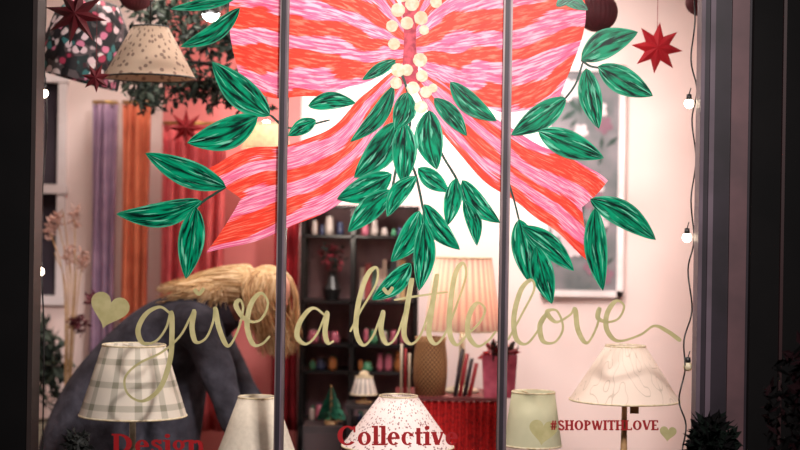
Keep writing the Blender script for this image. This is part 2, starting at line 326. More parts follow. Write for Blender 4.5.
def text(mb,txt,x0,x1,base,cap,y,fat=0.0):
    polys=[]
    def ring(ox,cx,cy,rx,ry,tw,th,a0,a1):
        n=22; tw+=fat; th+=fat*0.8
        for i in range(n):
            a=radians(a0+(a1-a0)*i/n); b=radians(a0+(a1-a0)*(i+1)/n)
            polys.append([(ox+cx+rx*cos(a),cy+ry*sin(a)),(ox+cx+rx*cos(b),cy+ry*sin(b)),(ox+cx+(rx-tw)*cos(b),cy+(ry-th)*sin(b)),(ox+cx+(rx-tw)*cos(a),cy+(ry-th)*sin(a))])
    def rc(ox,a,b,c,d): 
        f=fat/2
        if c-a<0.15: a-=f;c+=f
        if d-b<0.15: b-=f;d+=f
        polys.append([(ox+a,b),(ox+c,b),(ox+c,d),(ox+a,d)])
    def stem(ox,x,y0,y1,w=.18,bt=1,tp=1):
        w+=fat
        rc(ox,x-w/2,y0,x+w/2,y1)
        if bt: rc(ox,x-w/2-.08,y0,x+w/2+.08,y0+.06)
        if tp==1: rc(ox,x-w/2-.08,y1-.06,x+w/2+.08,y1)
        if tp==2: rc(ox,x-w/2-.09,y1-.07,x+w/2,y1)
    def dot(ox,cx,cy,r): ring(ox,cx,cy,r,r,r,r,0,360)
    def diag(ox,xa,ya,xb,yb,w): w+=fat; polys.append([(ox+xa-w/2,ya),(ox+xa+w/2,ya),(ox+xb+w/2,yb),(ox+xb-w/2,yb)])
    def sp(ox,P,w):
        w+=fat; C=catmull([(a,b,0) for a,b in P],5)
        for i in range(len(C)-1):
            t=(C[i+1]-C[i]).normalized(); n=Vector((-t.y,t.x,0))*w/2
            polys.append([(ox+C[i].x+n.x,C[i].y+n.y),(ox+C[i+1].x+n.x,C[i+1].y+n.y),(ox+C[i+1].x-n.x,C[i+1].y-n.y),(ox+C[i].x-n.x,C[i].y-n.y)])
    x=0
    for ch in txt:
        if ch=='D': stem(x,.17,0,1); ring(x,.3,.5,.5,.5,.2,.07,-90,90); rc(x,.2,0,.31,.07); rc(x,.2,.93,.31,1); x+=.9
        elif ch=='C': ring(x,.47,.5,.45,.52,.2,.07,42,318); rc(x,.76,.66,.82,1); x+=.93
        elif ch=='o': ring(x,.31,.34,.3,.36,.16,.06,0,360); x+=.66
        elif ch=='e': ring(x,.3,.34,.28,.36,.16,.06,0,318); rc(x,.1,.33,.57,.40); x+=.63
        elif ch=='c': ring(x,.3,.34,.28,.36,.16,.06,50,315); dot(x,.47,.54,.09); x+=.6
        elif ch=='l': stem(x,.17,0,1,.17,1,2); x+=.34
        elif ch=='i': stem(x,.17,0,.68,.17,1,2); dot(x,.16,.9,.11); x+=.34
        elif ch=='t': stem(x,.19,.05,.9,.16,0,0); rc(x,.03,.6,.38,.67); ring(x,.29,.12,.17,.14,.1,.08,180,300); x+=.42
        elif ch=='v': diag(x,.12,.68,.3,0,.18); diag(x,.52,.68,.32,0,.07); rc(x,0,.62,.26,.68); rc(x,.42,.62,.64,.68); x+=.64
        elif ch=='s': sp(x,[(.41,.52),(.3,.64),(.15,.62),(.1,.5),(.25,.37),(.4,.24),(.37,.07),(.22,.03),(.06,.14)],.12); rc(x,.38,.47,.43,.7); rc(x,.04,0,.09,.22); x+=.52
        elif ch=='g': ring(x,.27,.42,.24,.27,.13,.06,0,360); ring(x,.28,-.1,.28,.18,.12,.07,0,360); dot(x,.52,.62,.07); x+=.6
        elif ch=='n': stem(x,.17,0,.68,.17,1,2); ring(x,.4,.42,.24,.26,.17,.1,0,150); rc(x,.47,0,.64,.43); rc(x,.40,0,.71,.06); x+=.76
        elif ch=='#': rc(x,.05,.3,.65,.38); rc(x,.05,.6,.65,.68); diag(x,.2,0,.3,1,.08); diag(x,.42,0,.52,1,.08); x+=.75
        elif ch=='S': sp(x,[(.55,.78),(.4,.95),(.18,.92),(.12,.72),(.32,.52),(.56,.34),(.54,.1),(.32,.03),(.08,.2)],.14); x+=.7
        elif ch=='H': stem(x,.17,0,1,.17); stem(x,.67,0,1,.17); rc(x,.2,.46,.66,.54); x+=.9
        elif ch=='O': ring(x,.45,.5,.43,.52,.18,.07,0,360); x+=.96
        elif ch=='P': stem(x,.17,0,1,.17); ring(x,.3,.73,.34,.27,.15,.07,-90,90); rc(x,.2,.93,.31,1); rc(x,.2,.46,.31,.53); x+=.74
        elif ch=='W': diag(x,.1,1,.32,0,.16); diag(x,.55,1,.34,0,.08); diag(x,.52,1,.74,0,.16); diag(x,.98,1,.76,0,.08); x+=1.12
        elif ch=='I': stem(x,.18,0,1,.17); x+=.4
        elif ch=='T': stem(x,.38,0,1,.17,1,0); rc(x,.03,.92,.73,1); rc(x,.03,.78,.08,1); rc(x,.68,.78,.73,1); x+=.8
        elif ch=='L': stem(x,.17,0,1,.17); rc(x,.2,0,.65,.07); rc(x,.6,0,.66,.26); x+=.74
        elif ch=='V': diag(x,.12,1,.4,0,.18); diag(x,.72,1,.42,0,.08); rc(x,0,.93,.28,1); rc(x,.6,.93,.84,1); x+=.86
        elif ch=='E': stem(x,.17,0,1,.17); rc(x,.2,0,.65,.07); rc(x,.2,.93,.62,1); rc(x,.2,.47,.5,.54); rc(x,.6,0,.66,.25); rc(x,.57,.78,.63,1); x+=.74
    kx=(x1-x0)/x
    for i,p in enumerate(polys):
        mb.add([W(x0+a*kx,base-b*cap,y-i*2e-6) for a,b in p],[tuple(range(len(p)))])
k=MB(); text(k,'Design',112,206,453,19,YL,0.03); k.obj('window_lettering_design',m_redtxt)
k=MB(); text(k,'Collective',337,459,445,19,YL,0.03); k.obj('window_lettering_collective',m_redtxt)
k=MB(); text(k,'#SHOPWITHLOVE',550,659,430,9.5,YL,0.07); k.obj('window_lettering_shopwithlove',m_redtxt)

# ---------- display platform ----------
boxobj('display_platform',(-1.5,0.1,FLOOR),(1.35,0.85,PLAT),M('platform_paint',(70,56,54),(54,44,44),6,0.6))
# ---------- lamps ----------
def lamp(name,pxc,pt,pb,wt,wb,y,mat,standz,basep=None,basem=None,lit=0,pleat=0,pa=0,trimm=None,hang=False,wave=0):
    s=sc(y); c=W(pxc,(pt+pb)/2,y); h=(pb-pt)*s; z0=c.z-h/2; rt=wt/2*s; rb=wb/2*s
    e=E(name,(c.x,y,standz))
    q=MB(); seg=96
    q.lathe([(rb,0),(rb*0.5+rt*0.5,h*0.5),(rt,h),(rt-0.003,h),(rb*0.5+rt*0.5-0.003,h*0.5),(rb-0.003,0),(rb,0)],(c.x,y,z0),seg,0,pleat,pa)
    for r,zz in ((rb,0.0),(rt,h)):
        q.lathe([(r+0.0025*cos(a*pi/4),0.0035*sin(a*pi/4)) for a in range(9)],(c.x,y,z0+zz),seg,1,pleat,pa)
    q.obj('shade',[mat,trimm or m_cream],True,e)
    q=MB()
    for a in range(3): q.loft([(c.x,y,z0+h-0.01),(c.x+rt*cos(a*2.09),y+rt*sin(a*2.09),z0+h-0.004)],0.0015,6)
    q.lathe([(0.001,-0.06),(0.014,-0.06),(0.014,0.0),(0.006,0.01),(0.001,0.012)],(c.x,y,z0+h*0.6),12)
    q.obj('socket_ring',m_brass,True,e)
    q=MB(); q.sphere((c.x,y,z0+h*0.6+0.035),0.024,0,14,10); q.obj('bulb',m_bulb if lit else m_cream,True,e)
    if not hang:
        H=z0+h*0.6-0.06-standz
        prof=basep or [(0.001,0),(0.075,0),(0.078,0.008),(0.07,0.018),(0.03,0.03),(0.016,0.05),(0.022,0.10),(0.014,0.16),(0.010,1)]
        pr=[(r,(zz if zz<1 else H)) for r,zz in prof]; pr=[p for p in pr if p[1]<=H]
        if pr[-1][1]<H: pr.append((0.009,H))
        q=MB(); q.lathe(pr+[(0.001,H)],(c.x,y,standz),28); q.obj('base',basem or m_wood,True,e)
    else:
        q=MB(); q.loft([(c.x,y,z0+h*0.6),(c.x,y,ZH)],0.003,8); q.lathe([(0.001,-0.03),(0.04,-0.02),(0.05,0)],(c.x,y,ZH),20); q.obj('cord',m_black,True,e)
    if lit:
        l=bpy.data.lights.new('lamp_light','POINT'); l.energy=lit; l.color=(1,0.84,0.68); l.shadow_soft_size=0.03
        o=bpy.data.objects.new('light',l); o.location=(c.x,y,z0+h*0.45); bpy.context.collection.objects.link(o); par(o,e)
    return e
m_pl=M('linen_shade',(226,216,200),(214,204,188),60,0.9,0,0.35)
m_stone=M('stoneware_glaze',(190,180,160),(150,140,120),20,0.4)
lamp('gingham_table_lamp',133.5,345,415,63,107,0.32,mat_gingham(),PLAT,basem=m_stone)
lamp('table_lamp',257,397,452,38,78,0.34,m_pl,PLAT,basem=m_wood)
lamp('speckled_table_lamp',398,396,446,38,112,0.36,mat_dash('speckle_fabric',(238,222,218),(120,60,66),84,34,0.26),PLAT,basem=m_stone)
lamp('heart_table_lamp',533,392,445,43,58,0.4,M('sage_shade',(208,204,174),(190,188,156),8,0.85,0,0.35),PLAT,basem=m_stone)
lamp('coolie_table_lamp',625,346,400,40,110,0.34,mat_lines('botanical_fabric',(240,222,208),(188,172,154),26,0.010),PLAT,
  basep=[(0.001,0),(0.08,0),(0.082,0.01),(0.07,0.02),(0.02,0.03),(0.012,0.06),(0.014,0.16),(0.011,0.3),(0.009,1)])
lamp('block_print_pendant_lamp',150,27,78,36,92,0.6,mat_dash('block_print_fabric',(206,180,156),(130,104,92),40,18,0.3),ZT,hang=True,trimm=m_black)
k=MB(); p=W(636,408,0.22); k.box((p.x-0.016,0.26,p.z-0.025),(p.x+0.016,0.262,p.z+0.02))
k.loft([(p.x,0.261,p.z+0.02),(p.x-0.02,0.30,p.z+0.05)],0.0008,5); k.obj('price_tag',M('kraft_card',(150,112,70),None,30,0.8))

# ---------- pendants, stars, baubles ----------
def star(name,px,py,rp,y,mat,n=8,rin=0.38,th=0.3,rot=0.0):
    c=W(px,py,y); R=rp*sc(y); q=MB(); V=[(c.x,c.y-R*th,c.z),(c.x,c.y+R*th,c.z)]
    for i in range(2*n):
        a=rot+pi*i/n; r=R if i%2==0 else R*rin
        V.append((c.x+r*sin(a),c.y,c.z+r*cos(a)))
    F=[]
    for i in range(2*n): F+=[(0,2+i,2+(i+1)%(2*n)),(1,2+(i+1)%(2*n),2+i)]
    q.add(V,F); q.loft([(c.x,c.y,c.z+R*0.3),(c.x,c.y,ZH)],0.0012,5)
    return q.obj(name,mat)
m_star=M('red_card',(186,22,36),(146,12,26),6,0.6,0,0.25)
m_dstar=M('maroon_card',(106,12,26),(76,8,18),6,0.6,0,0.2)
star('paper_star',657,48,26,0.5,m_star,8,0.5,0.25,0.1)
star('paper_star',76,14,32,0.3,m_dstar,8,0.4,0.3,0.2)
star('paper_star',96,78,15,0.25,m_dstar,7,0.45,0.3,0.4)
star('paper_star',186,128,20,1.5,m_star,8,0.4,0.3,0.0)
def honey(name,px,py,rp,y):
    c=W(px,py,y); r=rp*sc(y); q=MB()
    q.lathe([(max(1e-4,r*sin(pi*i/14)),-r*cos(pi*i/14)) for i in range(15)],c,72,0,24,0.05)
    q.loft([(c.x,c.y,c.z+r),(c.x,c.y,ZH)],0.0012,5); q.obj(name,M('maroon_tissue',(84,12,22),(60,6,14),8,0.8),True)
honey('honeycomb_paper_ball',597,12,20,0.6); honey('honeycomb_paper_ball',700,2,14,0.7); honey('honeycomb_paper_ball',136,-6,17,0.85)
e=E('patchwork_pendant_shade',(W(72,40,0.9).x,0.9,ZT)); c=W(76,80,0.9)
q=MB(); q.lathe([(0.17,0),(0.17,0.10),(0.15,0.24),(0.09,0.33),(0.085,0.33),(0.145,0.24),(0.165,0.10),(0.165,0)],c,64,0,16,0.02,mat=Matrix.Rotation(0.25,3,'Y')); q.obj('shade',mat_patch(),True,e)
q=MB(); q.loft([(c.x+0.07,0.9,c.z+0.28),(c.x+0.07,0.9,ZH)],0.003,8); q.obj('cord',m_black,True,e)
lamp('pendant_lamp',266,124,148,34,50,1.75,M('glowing_linen',(240,226,200),None,60,0.9,0,0.6),ZT,hang=True,lit=9)
e=E('ceiling_spotlight',(W(211,12,0.9).x,0.9,ZT)); p=W(211,11,0.9)
q=MB(); rt=Matrix.Rotation(radians(35),3,'X'); q.lathe([(0.001,0.1),(0.03,0.1),(0.036,0.06),(0.04,0),(0.034,0),(0.03,0.02)],p,24,0,mat=rt); q.loft([p+Vector((0,0,0.07)),(p.x,p.y,ZH)],0.007,8); q.obj('housing',m_black,True,e)
q=MB(); q.sphere(p+Vector((0,-0.005,-0.008)),0.034,0,14,8); q.obj('bulb',M('spot_bulb',(255,250,245),None,5,0.3,0,0,60),True,e)
def foliage(mb,cen,rad,n,size,mi=0,droop=0.4,nm=1):
    for _ in range(n):
        d=Vector((random.gauss(0,1),random.gauss(0,1),random.gauss(0,1))).normalized()*random.random()**0.4
        p=Vector(cen)+Vector((d.x*rad[0],d.y*rad[1],d.z*rad[2]))
        t=Vector((random.gauss(0,1),random.gauss(0,1),random.gauss(0,1)-droop)).normalized(); s_=t.orthogonal().normalized(); s_=Matrix.Rotation(random.random()*6,3,t)@s_
        L=size*random.uniform(0.6,1.3); w=L*0.22; b=t.cross(s_)*w*0.4
        mb.add([p,p+t*L*0.45+s_*w+b,p+t*L,p+t*L*0.45-s_*w+b,p+t*L*0.45],[(0,1,4),(1,2,4),(2,3,4),(3,0,4)],None,mi+random.randrange(nm))
m_g1=M('eucalyptus_leaf',(84,98,84),(56,68,58),30,0.6,0,0.2); m_g2=M('dark_leaf',(26,40,34),(14,26,22),30,0.6,0,0.2)
k=MB(); yg=1.25
for px,py,rx,rz,n in ((156,60,0.16,0.08,160),(200,78,0.16,0.08,180),(236,86,0.13,0.06,130),(254,100,0.08,0.05,60),(150,96,0.06,0.08,60),(136,85,0.07,0.08,60),(225,40,0.14,0.08,200),(190,30,0.16,0.08,240),(160,8,0.16,0.08,240),(220,0,0.16,0.08,240)):
    foliage(k,W(px,py,yg),(rx,0.12,rz),n,0.05,0,0.5,2)
for i in range(16):
    a=W(135+i*8,75,yg); q=catmull([a,a+Vector((0.02,0,-0.06)),a+Vector((random.uniform(-.03,.03),0,-random.uniform(.08,.18)))],5); k.loft(q,0.0015,5,1)
    for p in q: foliage(k,p,(0.015,0.015,0.015),4,0.035,0,1.0,2)
for px in (140,200,250):
    a=W(px,60,yg); k.loft([a,(a.x,a.y,ZH)],0.002,6,2)
k.loft(catmull([W(125,80,yg),W(170,62,yg),W(230,70,yg),W(264,100,yg)],6),0.008,8,2)
k.obj('hanging_foliage_garland',[m_g1,m_g2,m_black])

# ---------- fairy lights ----------
def lights_string(name,P,bulbs,y):
    q=MB(); q.loft([W(a,b,y+0.01*sin(i*1.3)) for i,(a,b) in enumerate([(c.x,c.y) for c in catmull([(a,b,0) for a,b in P],6)])],0.003,6,0)
    for (a,b,on) in bulbs:
        p=W(a,b,y); q.lathe([(0.001,0.022),(0.009,0.02),(0.01,0.006),(0.008,0.0)],p,12,0); q.sphere(p+Vector((0,0,-0.013)),0.017,1 if on else 2,12,8)
        q.loft([p+Vector((0,0,0.02)),W(a+2,b-12,y)],0.002,5,0)
    return q.obj(name,[m_black,m_bulb,m_cream],True)
lights_string('fairy_light_string',[(704,-90),(694,-30),(695,20),(691,60),(697,90),(692,120),(696,160),(691,200),(694,240),(688,270),(692,310),(684,340),(685,370),(679,400),(686,425),(682,452),(676,495)],[(689,100,1),(687,234,1),(688,363,0)],0.14)
lights_string('fairy_light_string',[(43,-90),(46,0),(44,60),(47,120),(42,200),(41,260),(44,340),(42,480)],[(44,90,1),(40,268,1)],0.5)

# ---------- curtains ----------
def curtain(name,a,b,pt,pb,y,mat,folds=5,amp=0.025):
    x0=W(a,200,y).x; x1=W(b,200,y).x; zt=W(a,pt,y).z; zb=W(a,pb,y).z; q=MB()
    q.grid(lambda u,v:Vector((x0+(x1-x0)*u+0.006*sin(v*4+u*9),y+amp*sin(u*folds*2*pi+0.6*sin(v*3)),zt+(zb-zt)*v)),folds*10,14)
    e=E(name,((x0+x1)/2,y,zt)); q.obj('cloth',mat,True,e,solid=0.002)
    q=MB(); q.loft([(x0,y,zt+0.01),(x1,y,zt+0.01)],0.008,10)
    yb_=YB-0.022
    q.loft([(x0+0.01,y,zt+0.01),(x0+0.01,yb_,zt+0.01)],0.005,6); q.loft([(x1-0.01,y,zt+0.01),(x1-0.01,yb_,zt+0.01)],0.005,6); q.obj('rail',m_brass,True,e)
curtain('lavender_curtain',91,116,104,430,2.12,M('lavender_linen',(176,144,168),(152,122,150),10,0.9,0,0.2),3,0.02)
curtain('terracotta_curtain',121,149,104,430,2.06,M('terracotta_linen',(222,126,90),(200,104,74),10,0.9,0,0.2),3,0.02)
curtain('coral_curtain',162,225,125,430,2.0,M('coral_linen',(230,110,112),(206,82,90),10,0.9,0,0.3),5,0.03)
curtain('crimson_curtain',274,300,205,430,2.05,M('crimson_velvet',(176,34,48),(140,20,34),10,0.9,0,0.1),3,0.02)

# ---------- wall art ----------
yw=YB-0.03; e=E('framed_flower_print',W(583,180,yw))
a=W(541,296,yw); b=W(626,66,yw)
k=MB(); fw=0.03
k.box((a.x,yw-0.015,a.z),(a.x+fw,YB,b.z)); k.box((b.x-fw,yw-0.015,a.z),(b.x,YB,b.z)); k.box((a.x,yw-0.015,a.z),(b.x,YB,a.z+fw)); k.box((a.x,yw-0.015,b.z-fw),(b.x,YB,b.z))
k.obj('frame',M('frame_white',(240,228,226),None,5,0.5),parent=e)
k=MB(); k.box((a.x+fw,yw,a.z+fw),(b.x-fw,YB,b.z-fw)); k.obj('print',M('print_ground',(126,118,122),(84,90,90),7,0.7),parent=e)
k=MB()
for i in range(14):
    cx=random.uniform(a.x+0.08,b.x-0.08); cz=random.uniform(a.z+0.1,b.z-0.1); R=random.uniform(0.03,0.06); yy=yw-0.002-i*0.0003
    for j in range(5):
        an=j*1.257+i; V=[(cx,yy,cz)]+[(cx+R*(cos(an)*(0.55+0.45*cos(t))-sin(an)*0.38*sin(t)),yy-j*4e-5,cz+R*(sin(an)*(0.55+0.45*cos(t))+cos(an)*0.38*sin(t))) for t in [x*pi/6 for x in range(12)]]
        k.add(V,[(0,t+1,(t+1)%12+1) for t in range(12)],None,0 if i%3 else 1)
for i in range(34):
    cx=random.uniform(a.x+0.07,b.x-0.07); cz=random.uniform(a.z+0.08,b.z-0.12); an=random.uniform(0.6,2.4); L=random.uniform(0.05,0.12); dx,dz=cos(an)*L,sin(an)*L
    k.add([(cx,yw-0.001,cz),(cx+dx/2-dz*.15,yw-0.001,cz+dz/2+dx*.15),(cx+dx,yw-0.001,cz+dz),(cx+dx/2+dz*.15,yw-0.001,cz+dz/2-dx*.15)],[(0,1,2,3)],None,2)
k.obj('flowers',[M('petal_pale',(205,188,190),None,9,0.7),M('petal_mauve',(130,92,106),None,9,0.7),M('leaf_grey',(46,66,58),None,9,0.7)],parent=e)

# ---------- shelving ----------
ys0,ys1=1.75,2.05; xs=[W(302,300,ys0).x,W(352,300,ys0).x,W(416,300,ys0).x]; zt=W(350,206,ys0).z
shz=[W(350,p_,ys0).z for p_ in (236,302,345,372,424,470)]
e=E('shelving_unit',((xs[0]+xs[2])/2,1.9,FLOOR)); k=MB()
for x in xs:
    for y in (ys0,ys1): k.box((x-0.010,y-0.010,FLOOR),(x+0.010,y+0.010,zt))
for z in shz+[zt]: k.box((xs[0]-0.010,ys0-0.010,z-0.008),(xs[2]+0.010,ys1+0.010,z+0.003))
k.obj('frame',m_black,parent=e)
k=MB(); k.box((xs[0],ys1+0.010,FLOOR),(xs[2],ys1+0.018,zt)); k.obj('back_panel',M('shelf_back',(140,110,114),(96,74,80),5,0.8),parent=e)
m_j=[M('glass_pink',(206,116,136),None,9,0.2,0,0.3),M('glass_green',(90,160,120),None,9,0.2,0,0.3),M('glass_clear',(206,190,182),None,9,0.2,0,0.3),M('amber_glass',(200,130,76),None,9,0.2,0,0.3),M('ink_blue',(46,52,80),None,9,0.4)]
k=MB()
for si,z in enumerate(shz[:5]):
    zz=z+0.004; x=xs[0]+0.05
    while x<xs[2]-0.04:
        r=random.uniform(0.010,0.024); h=random.uniform(0.03,0.09) if si!=2 else random.uniform(0.05,0.07)
        if abs(x-xs[1])>0.04 and random.random()<0.9 and not (si==1 and x<xs[1]):
            for y in (1.8,1.9): k.lathe([(0.001,0),(r,0),(r*1.05,h*0.3),(r*random.uniform(0.6,1),h*0.75),(r*0.7,h),(r*0.55,h),(r*0.5,h*0.8)],(x,y+random.uniform(-.01,.01),zz),14,random.choice([0,1,2,4,3,2] if si!=2 else [0,0,1,1,2]))
        x+=r*2+0.010
k.obj('shelf_glassware',m_j,True)
k=MB(); x=xs[1]+0.03
while x<xs[2]-0.05:
    w=random.uniform(0.012,0.03); h=random.uniform(0.14,0.2); k.box((x,1.95,shz[1]+0.004),(x+w,2.04,shz[1]+0.004+h),random.randrange(5)); x+=w+0.002
k.obj('books',[M('book_a',(150,60,60),None,9),M('book_b',(200,180,166),None,9),M('book_c',(70,80,86),None,9),M('book_d',(180,146,100),None,9),M('book_e',(80,104,90),None,9)])
k=MB(); p=W(331,300,1.78); zz=shz[1]+0.004
k.lathe([(0.001,0),(0.03,0),(0.045,0.05),(0.02,0.11),(0.025,0.13)],(p.x,1.84,zz),16,0)
foliage(k,(p.x,1.84,zz+0.2),(0.06,0.05,0.06),140,0.035,1,0,2); k.obj('dried_flower_vase',[m_black,M('dried_red',(130,36,50),None,9),m_g2])
zst=W(364,403,1.55).z
lamp('mini_table_lamp',364,377,394,17,27,1.55,mat_stripes('check_fabric',(236,226,216),(110,110,120),14),zst,basep=[(0.001,0),(0.035,0),(0.035,0.008),(0.01,0.014),(0.007,1)])
k=MB(); xa_,xb_=W(346,424,1.55).x,W(388,424,1.55).x
k.box((xa_,1.46,zst-0.02),(xb_,1.66,zst))
for x in (xa_+0.005,xb_-0.025):
    for y in (1.465,1.635): k.box((x,y,FLOOR),(x+0.02,y+0.02,zst-0.02))
k.obj('side_stool',M('stool_dark',(40,30,32),None,9))
k=MB(); p=W(331,422,1.5); zb=W(331,424,1.5).z; k.loft([(p.x,1.5,zb),(p.x,1.5,zb+0.17)],0.005,6,1); k.lathe([(0.001,0),(0.03,0),(0.028,0.015),(0.006,0.02)],(p.x,1.5,zb),16,1)
for i in range(420):
    t=random.random(); a=random.random()*6.3; r=0.062*(1-t)+0.004; c0=Vector((p.x,1.5,zb+0.03+t*0.14)); k.add([c0,c0+Vector((cos(a)*r,sin(a)*r,-0.012)),c0+Vector((cos(a+.12)*r,sin(a+.12)*r,-0.004))],[(0,1,2)],None,0)
k.obj('bottle_brush_tree',[M('tree_green',(20,96,70),(10,60,46),20,0.7),m_wood])
k=MB(); xa_,xb_=W(304,424,1.5).x,W(343,424,1.5).x; k.box((xa_,1.4,FLOOR+0.06),(xb_,1.62,zb)); k.box((xa_+0.01,1.39,FLOOR+0.1),(xb_-0.01,1.4,zb-0.03),1); k.sphere((xb_-0.03,1.385,0.35),0.01,2,10,8)
k.box((xa_+0.01,1.41,FLOOR),(xb_-0.01,1.61,FLOOR+0.06)); k.obj('display_cabinet',[M('cabinet_dark',(48,34,36),None,9),M('cabinet_door',(58,40,42),None,9),m_brass])

# ---------- red table and goods ----------
yt=1.4; ta=W(398,392,yt); tb=W(497,392,yt); e=E('skirted_table',((ta.x+tb.x)/2,1.4,FLOOR)); zt2=ta.z
k=MB(); k.box((ta.x-0.01,1.2,zt2-0.015),(tb.x+0.01,1.62,zt2)); k.obj('top',M('table_top',(110,36,38),None,9),parent=e)
k=MB(); k.grid(lambda u,v: Vector((ta.x+(tb.x-ta.x)*u,1.21+0.012*sin(u*90),zt2-0.016-(zt2-FLOOR-0.016)*v)),160,6)
for x in (ta.x,tb.x): k.grid(lambda u,v,x=x: Vector((x+0.008*sin(u*70),1.21+0.4*u,zt2-0.016-(zt2-FLOOR-0.016)*v)),80,4)
k.obj('skirt',mat_dash('red_printed_cloth',(206,34,34),(110,10,18),46,70,0.3),True,e)
lamp('pleated_table_lamp',463,258,330,56,76,1.42,mat_stripes('pleated_fabric',(250,236,222),(220,160,156),30,0,0.6),zt2,lit=10,basem=m_stone,pleat=30,pa=0.02)
c=W(430,388,1.30); k=MB(); sx=sc(1.3); H=58*sx
k.lathe([(0.001,0),(15*sx,0),(17*sx,H*.3),(17*sx,H*.6),(15*sx,H*.9),(16*sx,H),(13*sx,H),(13*sx,H*.85)],(c.x,1.30,zt2),40); k.obj('wicker_basket',mat_weave('wicker',(176,130,82),(80,48,32)),True)
k=MB(); zz=zt2; x=W(455,390,1.26).x
for i in range(4):
    k.loft([(x+i*0.02,1.25,zz),(x+i*0.02+0.03,1.27,zz+0.2-0.02*i)],(0.009,0.009),10,i%2)
k.obj('wrapping_paper_rolls',[M('roll_dark',(44,28,36),None,9),M('roll_red',(160,30,40),None,9)],True)
e=E('gift_bag',(W(496,370,1.24).x,1.24,zz)); xa=W(484,390,1.24).x; xb=W(514,390,1.24).x; h=0.18
k=MB(); k.add([(xa,1.205,zz),(xb,1.205,zz),(xb,1.29,zz),(xa,1.29,zz),(xa-0.01,1.2,zz+h),(xb+0.01,1.2,zz+h),(xb+0.01,1.295,zz+h),(xa-0.01,1.295,zz+h)],[(0,1,5,4),(1,2,6,5),(2,3,7,6),(3,0,4,7),(3,2,1,0)]); k.obj('bag',M('pink_paper',(200,92,114),(170,62,86),20,0.6),parent=e)
k=MB(); foliage(k,((xa+xb)/2,1.25,zz+h),(0.06,0.03,0.02),90,0.06,0,-0.5,3); k.obj('tissue',[M('tissue_red',(190,50,60),None,9,0.7,0,0.2),M('tissue_pink',(222,150,160),None,9,0.7,0,0.2),M('tissue_dark',(60,50,40),None,9,0.7,0,0.2)],parent=e)
k=MB(); xm=(xa+xb)/2; k.loft(catmull([(xm-0.03,1.199,zz+h-0.02),(xm-0.02,1.197,zz+h+0.05),(xm+0.02,1.197,zz+h+0.05),(xm+0.03,1.199,zz+h-0.02)],6),0.003,6); k.obj('handle',m_black,True,e)
k=MB()
for i in range(3):
    x=W(401+i*4,390,1.24).x; k.loft([(x,1.24,zz),(x,1.24,zz+0.22-0.02*i)],0.006,10,i%2)
k.obj('taper_candles',[M('wax_cream',(224,206,180),None,9,0.5,0,0.2),M('wax_red',(170,40,44),None,9,0.5,0,0.2)],True)

# ---------- left plants ----------
k=MB(); yp=1.5; b0=W(66,330,yp)
for i in range(9):
    tp=W(52+i*4+random.uniform(-3,3),205+random.uniform(0,60),yp); q=catmull([(b0.x,yp,0.4),b0.lerp(tp,0.4)+Vector((0.02,0,0)),tp],6); k.loft(q,0.0025,5,1)
    if i%2==0: foliage(k,tp,(0.02,0.02,0.05),60,0.03,0,-0.5)
foliage(k,W(78,324,yp),(0.04,0.04,0.04),80,0.035,2,0,1); foliage(k,W(92,300,yp),(0.03,0.04,0.03),50,0.03,2,0,1)
k.lathe([(0.001,0),(0.06,0),(0.08,0.2),(0.05,0.5),(0.06,0.55),(0.05,0.55)],(b0.x,yp,FLOOR),28,3)
k.obj('pampas_floor_vase',[M('pampas',(206,166,152),None,9,0.9,0,0.3),m_wood,M('dark_rose',(96,18,36),None,9),m_stone])
k=MB(); p=W(42,390,1.9)
foliage(k,W(44,365,1.9),(0.09,0.08,0.2),260,0.07,0,-0.3,2); k.lathe([(0.001,0),(0.09,0),(0.12,0.25),(0.12,0.27),(0.1,0.27)],(p.x,1.9,0.3),24,2); k.lathe([(0.001,0),(0.14,0),(0.14,0.02),(0.03,0.04),(0.03,0.42),(0.12,0.44),(0.12,0.45),(0.001,0.45)],(p.x,1.9,FLOOR),24,3)
k.obj('potted_fern',[m_g2,m_g1,m_stone,m_wood])
def topiary(name,px,py,y,r,zb):
    c=W(px,py,y); q=MB(); foliage(q,c,(r,r*0.8,r*1.2),500,0.03,0,0,2); q.sphere(c,r*0.85,0,12,8,(1,0.8,1.15)); q.loft([c,(c.x,c.y,zb+0.1)],0.01,8,2); q.lathe([(0.001,0),(r*.6,0),(r*.8,0.12),(r*.8,0.13),(r*.7,0.13)],(c.x,c.y,zb),20,2)
    q.obj(name,[M('box_leaf_dark',(16,20,18),None,20,0.7),M('box_leaf',(10,15,12),None,20,0.7),m_black])
topiary('boxwood_plant',78,449,0.2,0.05,PLAT)
def shrub(name,cx,cy,ztop,r,mats):
    q=MB(); zc=ztop-r*1.3
    foliage(q,(cx,cy,zc),(r,r,r*1.3),900,0.05,0,0,2); q.loft([(cx,cy,FLOOR+0.3),(cx,cy,zc)],0.02,8,2)
    q.lathe([(0.001,0),(0.15,0),(0.2,0.36),(0.21,0.38),(0.18,0.38),(0.17,0.34),(0.001,0.34)],(cx,cy,FLOOR),24,2); q.obj(name,mats)
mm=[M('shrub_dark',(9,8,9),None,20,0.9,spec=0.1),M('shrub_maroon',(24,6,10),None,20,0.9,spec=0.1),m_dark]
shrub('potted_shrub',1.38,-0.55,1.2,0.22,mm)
shrub('potted_shrub',W(707,405,-0.2).x,-0.3,0.87,0.065,[mm[0],M('shrub_green',(10,18,14),None,20,0.9,spec=0.1),m_dark])

